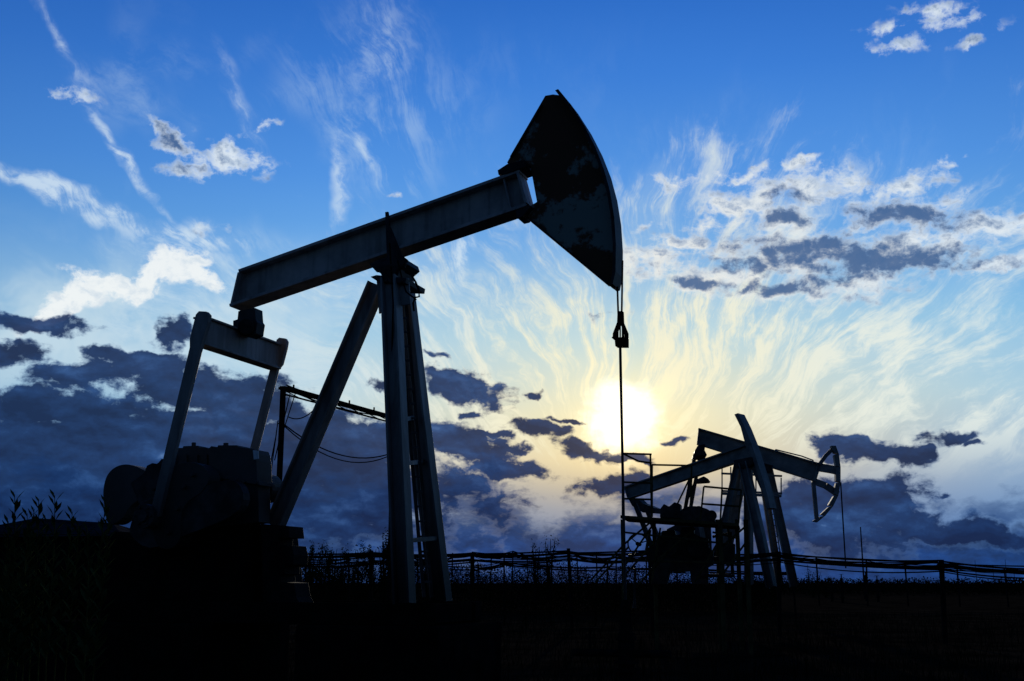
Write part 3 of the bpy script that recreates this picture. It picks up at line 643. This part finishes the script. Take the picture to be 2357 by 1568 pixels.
# ---- fair weather clouds
Vh=vm('MULTIPLY',Vn,(.7,1.,1.)).outputs[0]
fb=noise(Vh,1.0,8,.64).outputs[0]
fbo=noise(vm('ADD',Vh,(.06,.30,0.)).outputs[0],1.0,5,.6).outputs[0]
HI=[(1740,455,115,30,-5),(1560,425,55,16,0,.8),(1790,505,75,26),(1640,520,70,20),(1900,420,65,30),(2050,440,100,20,-15),(2080,500,130,36),(2290,510,95,26,8),(1700,410,75,12,0,.8),(1820,380,50,9,-10,.8),
(1850,590,180,42,3,1.2),(2050,590,150,42,0,1.3),(1640,640,150,34,5),(1780,665,120,26),(2190,580,100,24,-8),(2290,602,90,14,-5),(1950,650,130,30),(1490,600,80,28,0,.85),(1570,560,60,16,0,.9),(2100,550,70,14),(2190,375,30,8,0,.8),(1510,520,34,10,0,.75),
(2070,100,60,13,0,.66),(2200,50,80,16,10,.6),(2220,108,28,9,0,.64),(2150,20,70,16,10,.6),(2050,65,55,13,0,.58),
(545,365,64,26,8,.95),(420,345,60,26,30),(440,385,44,20),(370,300,40,16,30,.85),(160,218,44,13,0,.6),(600,300,34,12,-30,.7),
(1370,722,55,10,0,.8),(480,522,22,15,0,.8),(930,447,22,8,0,.6)]
HB=[(140,712,75,20,-36),(205,670,80,24,-18),(265,655,80,20,5),(335,640,55,26,-50),(400,608,60,30,-15),(450,632,60,20,28,.8),(110,725,50,14,-30)]
HD=[(2085,498,115,22,5),(1850,585,130,24,5),(2020,600,150,32,5,1.15),(1900,560,60,16),(1700,612,80,12,10),(1780,662,90,14),(1800,502,45,13),(1815,452,36,14),(2185,582,60,12,-12),(1620,652,60,9,8),(1940,640,70,14),(1380,722,40,7,0,.9),(400,330,50,16,35,.7),(445,385,30,8,0,.6)]
mh=ells(HI,Vc,1.9); md=ells(HD,Vc,1.8)
dh=mt('SUBTRACT',add(mul(mh,.95),cen(fb,2.4)),.25)
ah=mul(ss(dh,-.12,.60),ss(mh,0.,.30))
relh=mul(mt('SUBTRACT',fb,fbo),2.0)
tk=ss(add(mul(md,1.2),cen(fb,1.8),mul(relh,.3)),.0,1.0)
shade=mul(ss(add(relh,mul(dh,.25)),-.1,.6),.5)
litc=mixc(gauss(sdist,14.),lin((222,234,244)),lin((244,240,228)))
litc=mixc(shade,litc,lin((124,158,198)))
hc=mixc(mul(tk,.94),litc,lin((54,90,140)))
sky=mixc(mul(ah,.94),sky,hc)
mb_=ells(HB,vm('ADD',V,vm('SCALE',cwarp,s=.5).outputs[0]).outputs[0],1.75)
ab_=mul(ss(add(mul(mb_,1.1),cen(fb,1.9),-.12),.0,.5),ss(mb_,0.,.3))
sky=mixc(mul(ab_,.93),sky,mixc(mul(ss(relh,-.1,.6),.5),lin((242,246,246)),lin((176,200,222))))
# ---- stratocumulus near the horizon
Vs=vm('MULTIPLY',Vn,(.55,1.05,1.)).outputs[0]
fs_=noise(Vs,.7,8,.62).outputs[0]
fso=noise(vm('ADD',Vs,(.05,.36,0.)).outputs[0],.7,5,.55).outputs[0]
rel=mt('SUBTRACT',fs_,fso)
big=noise(vm('MULTIPLY',Vn,(.35,1.,1.)).outputs[0],.45,3,.5).outputs[0]
nearS=gauss(mt('SUBTRACT',AZ,0.),12.)
side=ss(AZ,6.,12.)
bt=mt('SUBTRACT',mt('ADD',4.8,cen(big,6.)),mul(side,2.0))
band=mt('MAXIMUM',ss(add(mt('SUBTRACT',bt,EL),cen(fs_,7.)),-.9,1.7),mul(ss(add(EL,cen(fs_,3.)),2.9,1.5),.97))
r1=mt('ADD',mul(rel,1.5),cen(add(mul(big,.5),mul(fs_,.5),.2),1.5),clamp=True)
scol=ramp(r1,[(0,(18,48,94)),(.4,(36,70,122)),(.75,(70,102,148)),(1,(122,138,170))])
warmhi=mul(ss(r1,.3,.85),nearS,ss(EL,1.8,3.8))
scol=mixc(mul(warmhi,.5),scol,lin((184,166,158)))
lowcol=ramp(r1,[(0,(12,44,92)),(.5,(22,64,128)),(1,(38,88,154))])
scol=mixc(ss(EL,3.6,1.4),scol,lowcol)
sky=mixc(mul(band,.96),sky,scol)
# ---- dark low cumulus
LO=[(230,860,140,38,-4),(110,945,260,48,0,1.1),(480,905,230,50,10,1.1),(130,1035,420,80,0,1.4),(560,1020,330,70,5,1.35),(350,1130,640,120,0,1.4),(820,1010,180,52,12,1.1),(100,1250,700,90,0,1.2),(300,820,90,16),
(1065,890,98,34,12,1.2),(1070,1030,110,45,22,1.2),(1160,1075,75,24,5,1.1),(1345,1040,80,20,12,1.1),(1225,985,62,16,8,.95),(1300,967,42,8,0,.9),(1135,998,50,9,0,.9),(1180,1027,38,10,0,.9),(1395,1112,75,18,-5),(1440,1060,50,8,5,.85),(1545,1012,24,10,0,1.),(1070,942,38,12,0,.9),(1215,910,16,8,0,.75),
(1965,1030,75,28,10,1.1),(2098,1050,45,21,0,1.1),(2185,1010,52,16,5),(2235,1030,35,10,0,.85),(1920,1185,170,80,0,1.25),(2060,1145,38,50,0,1.1),(2130,1212,130,34,10,1.1),(2290,1235,150,24,5),(2170,1144,18,6,0,.8),
(90,745,95,20,4),(395,770,50,28,-28,1.1),(15,810,60,24,0,1.1),(880,888,40,8,0,.8),(1000,820,40,8,0,.7)]
ml=ells(LO,Vc,1.75)
dl=mt('SUBTRACT',add(mul(ml,1.25),cen(fs_,1.6),cen(fb,1.0)),.38)
al=mul(ss(dl,-.10,.34),ss(ml,0.,.25))
rl=mt('ADD',add(mul(rel,1.5),cen(big,1.3)),.28,clamp=True)
lcol=ramp(rl,[(0,(14,36,76)),(.45,(24,54,102)),(.8,(42,78,132)),(1,(80,116,168))])
thin=ss(dl,.36,.0)
lcol=mixc(mul(thin,.5),lcol,mixc(gauss(sdist,9.),lin((76,120,178)),lin((196,176,140))))
sky=mixc(mul(al,.97),sky,lcol)
# ---- sun seen through thin cloud
wob=add(sdist,cen(fb,1.8))
core=ss(wob,2.5,.5); h1=gauss(sdist,2.1); h2=gauss(sdist,4.4)
cov=mt('SUBTRACT',1.,mul(mt('MAXIMUM',al,band),.88))
glow=vm('ADD',vm('SCALE',(.85,.8,.7),s=core).outputs[0],vm('ADD',vm('SCALE',(.26,.2,.1),s=h1).outputs[0],vm('SCALE',(.12,.075,.0),s=h2).outputs[0]).outputs[0]).outputs[0]
glow=vm('SCALE',glow,s=cov).outputs[0]
final=vm('ADD',sky,glow).outputs[0]
ns=nt.nodes.new('ShaderNodeTexSky'); ns.sky_type='NISHITA'; ns.sun_disc=False; ns.sun_elevation=R(SEL); ns.sun_rotation=R(SAZ); ns.air_density=1; ns.dust_density=1; ns.ozone_density=2
bgC=nt.nodes.new('ShaderNodeBackground'); LK(final,bgC.inputs[0]); bgC.inputs[1].default_value=1.
bgS=nt.nodes.new('ShaderNodeBackground'); LK(hazeS,bgS.inputs[0]); bgS.inputs[1].default_value=1.
zone=mul(ss(mt('ABSOLUTE',AZ),60.,45.),ss(EL,55.,42.),ss(EL,-1.5,-.5))
mx=nt.nodes.new('ShaderNodeMixShader'); LK(zone,mx.inputs[0]); LK(bgS.outputs[0],mx.inputs[1]); LK(bgC.outputs[0],mx.inputs[2])
bg2=nt.nodes.new('ShaderNodeBackground'); LK(ns.outputs[0],bg2.inputs[0]); bg2.inputs[1].default_value=.0002
ad=nt.nodes.new('ShaderNodeAddShader'); LK(mx.outputs[0],ad.inputs[0]); LK(bg2.outputs[0],ad.inputs[1])
out=nt.nodes.new('ShaderNodeOutputWorld'); LK(ad.outputs[0],out.inputs[0])
